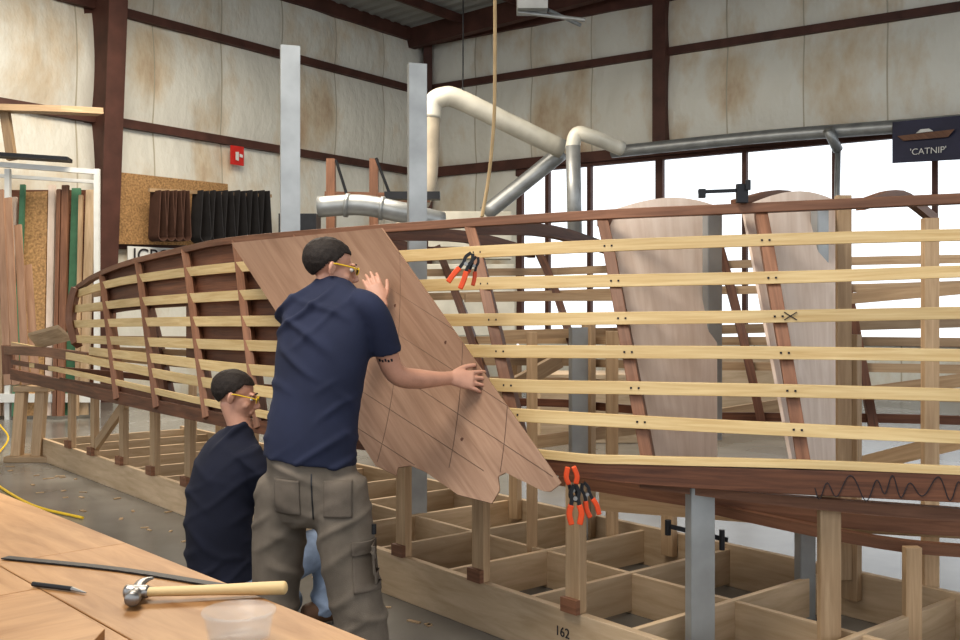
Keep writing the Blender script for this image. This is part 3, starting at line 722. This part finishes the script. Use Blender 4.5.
while x<94:
    w=random.choice([4,5,7,9]); 
    if 20<x<40: w=26; mt='osb'
    else: mt=cols[(i*7+3)%len(cols)]
    ty=random.uniform(184,198); ty=192 if mt=='osb' else ty
    D=14.5+random.uniform(-.15,.15); bb2=grp.setdefault(mt,MB()); ln=random.uniform(-3,2)
    bb2.sweep([V(((x+w/2-480)/1000*D,D-.2,.05)),W(x+w/2+ln,ty,D+.2)],w/1000*D*.95,.05,(1,0,0)); x+=w+.6; i+=1
for mt,g in grp.items(): g.obj('boards_'+mt,mt,rk)
MB().grid(lambda u,v:(W(-60+160*u,190+200*v,15.1),(u*4,v*3)),4,4).obj('back_panel','mahog',rk,solid=.02)
b=MB()
for px,ty in((2,190),(10,198),(20,225),(30,265)): b.sweep([W(px+6,385,12.2),W(px-2,ty,12.8)],.09,.03,(1,0,0))
b.obj('leaning_planks','panel',rk)
b=MB(); b.sweep([W(-20,108,14.2),W(60,110,14.6),W(100,112,15)],.09,.25); b.sweep([W(5,112,14.4),W(12,160,14.4)],.12,.1,(1,0,0)); b.obj('high_lumber','pine2',rk)
b=MB(); b.sweep([W(-20,154,14),W(70,160,14.2)],.05,.3); b.obj('black_rod_stock','dark',rk)
mc=empty('timber_stand'); b=MB()
for px in(331,374): x=(px-480)/1000*14; b.sweep([V((x,14,0)),V((x,14,H+.155*14))],.12,.12,(1,0,0))
b.sweep([W(325,196,14),W(430,198,14)],.12,.1); b.obj('posts','mahog2',mc)
b=MB(); b.tube([W(336,160,13.8),W(350,205,13.8)],.02,sub=1); b.tube([W(376,158,13.8),W(392,200,13.8)],.02,sub=1); b.sweep([W(385,196,13.5),W(440,196,13.5)],.10,.2); b.sweep([W(300,215,13.5),W(300,330,13.5)],.5,.4,(1,0,0)); b.obj('motor_and_table','dark',mc)
mc=empty('storage_cabinet'); b=MB(); b.box(W(470,236,17),(1.4,.4,.8)); b.box(W(470,300,17),(1.5,.5,1.2)); b.obj('body','duct',mc,.01)
vs=empty('bow_stand'); b=MB()
for px in(22,42): x=(px-480)/1000*10.2; b.sweep([V((x-.05,10.2,.04)),V((x,10.2,.72))],.10,.10,(1,0,0))
b.box(V((-4.55,10.2,.74)),(.36,.16,.06)); b.box(V((-4.58,10.2,.03)),(.45,.25,.06)); b.obj('stand','pine2',vs,.006)
MB().tube([W(0,425,12),W(8,440,11.4),V((-4.75,9.6,.012)),V((-4.4,9.0,.012)),V((-3.9,8.3,.012)),V((-3.4,7.7,.012)),V((-2.9,7.3,.012))],.010).obj('extension_cord','yellow')
b=MB()
for i in range(110):
    t=random.uniform(-6,4); o_=random.uniform(-.6,-.05) if i%2 else random.uniform(.05,1.4); p=F(t,o_,.004); a_=random.random()*6.28; b.box(p,(random.uniform(.02,.08),random.uniform(.01,.03),.006),(math.cos(a_),math.sin(a_),0))
b.obj('wood_scraps','pine2')
b=MB(); b.box(V((1.5,12,.4)),(1.6,.8,.8)); b.box(V((4.0,14,.45)),(2.2,.9,.9)); b.obj('storage_crates','ply',None,.01)

# ================= LIGHT / CAMERA
w=bpy.data.worlds.new('World'); bpy.context.scene.world=w; w.use_nodes=True; nt=w.node_tree; bg=nt.nodes['Background']; bg.inputs[0].default_value=(.90,.95,1,1); bg.inputs[1].default_value=1.4
def area(name,loc,rot,size,power,col):
    l=bpy.data.lights.new(name,'AREA'); l.shape='RECTANGLE'; l.size=size[0]; l.size_y=size[1]; l.energy=power; l.color=col
    o=bpy.data.objects.new(name,l); bpy.context.scene.collection.objects.link(o); o.location=loc; o.rotation_euler=rot; return o
area('overhead_fill',(-1.5,2.5,5.5),(.15,-.15,0),(2.2,2.2),240,(1,.94,.84))  # added front fill light above the men, no fitting modelled
area('overhead_fill',(-3,12,7.2),(0,0,0),(5,5),800,(1,.90,.75))  # unseen fill light added to brighten the back of the hall
cd=bpy.data.cameras.new('camera'); co=bpy.data.objects.new('camera',cd); bpy.context.scene.collection.objects.link(co)
co.location=(0,0,H); co.rotation_euler=(math.pi/2,0,0); cd.sensor_width=36; cd.lens=37.5; cd.shift_y=-6/960; cd.clip_end=200
bpy.context.scene.camera=co
bpy.context.scene.view_settings.view_transform='Standard'
try: bpy.context.scene.view_settings.look='Medium High Contrast'
except Exception as ex: print(ex)
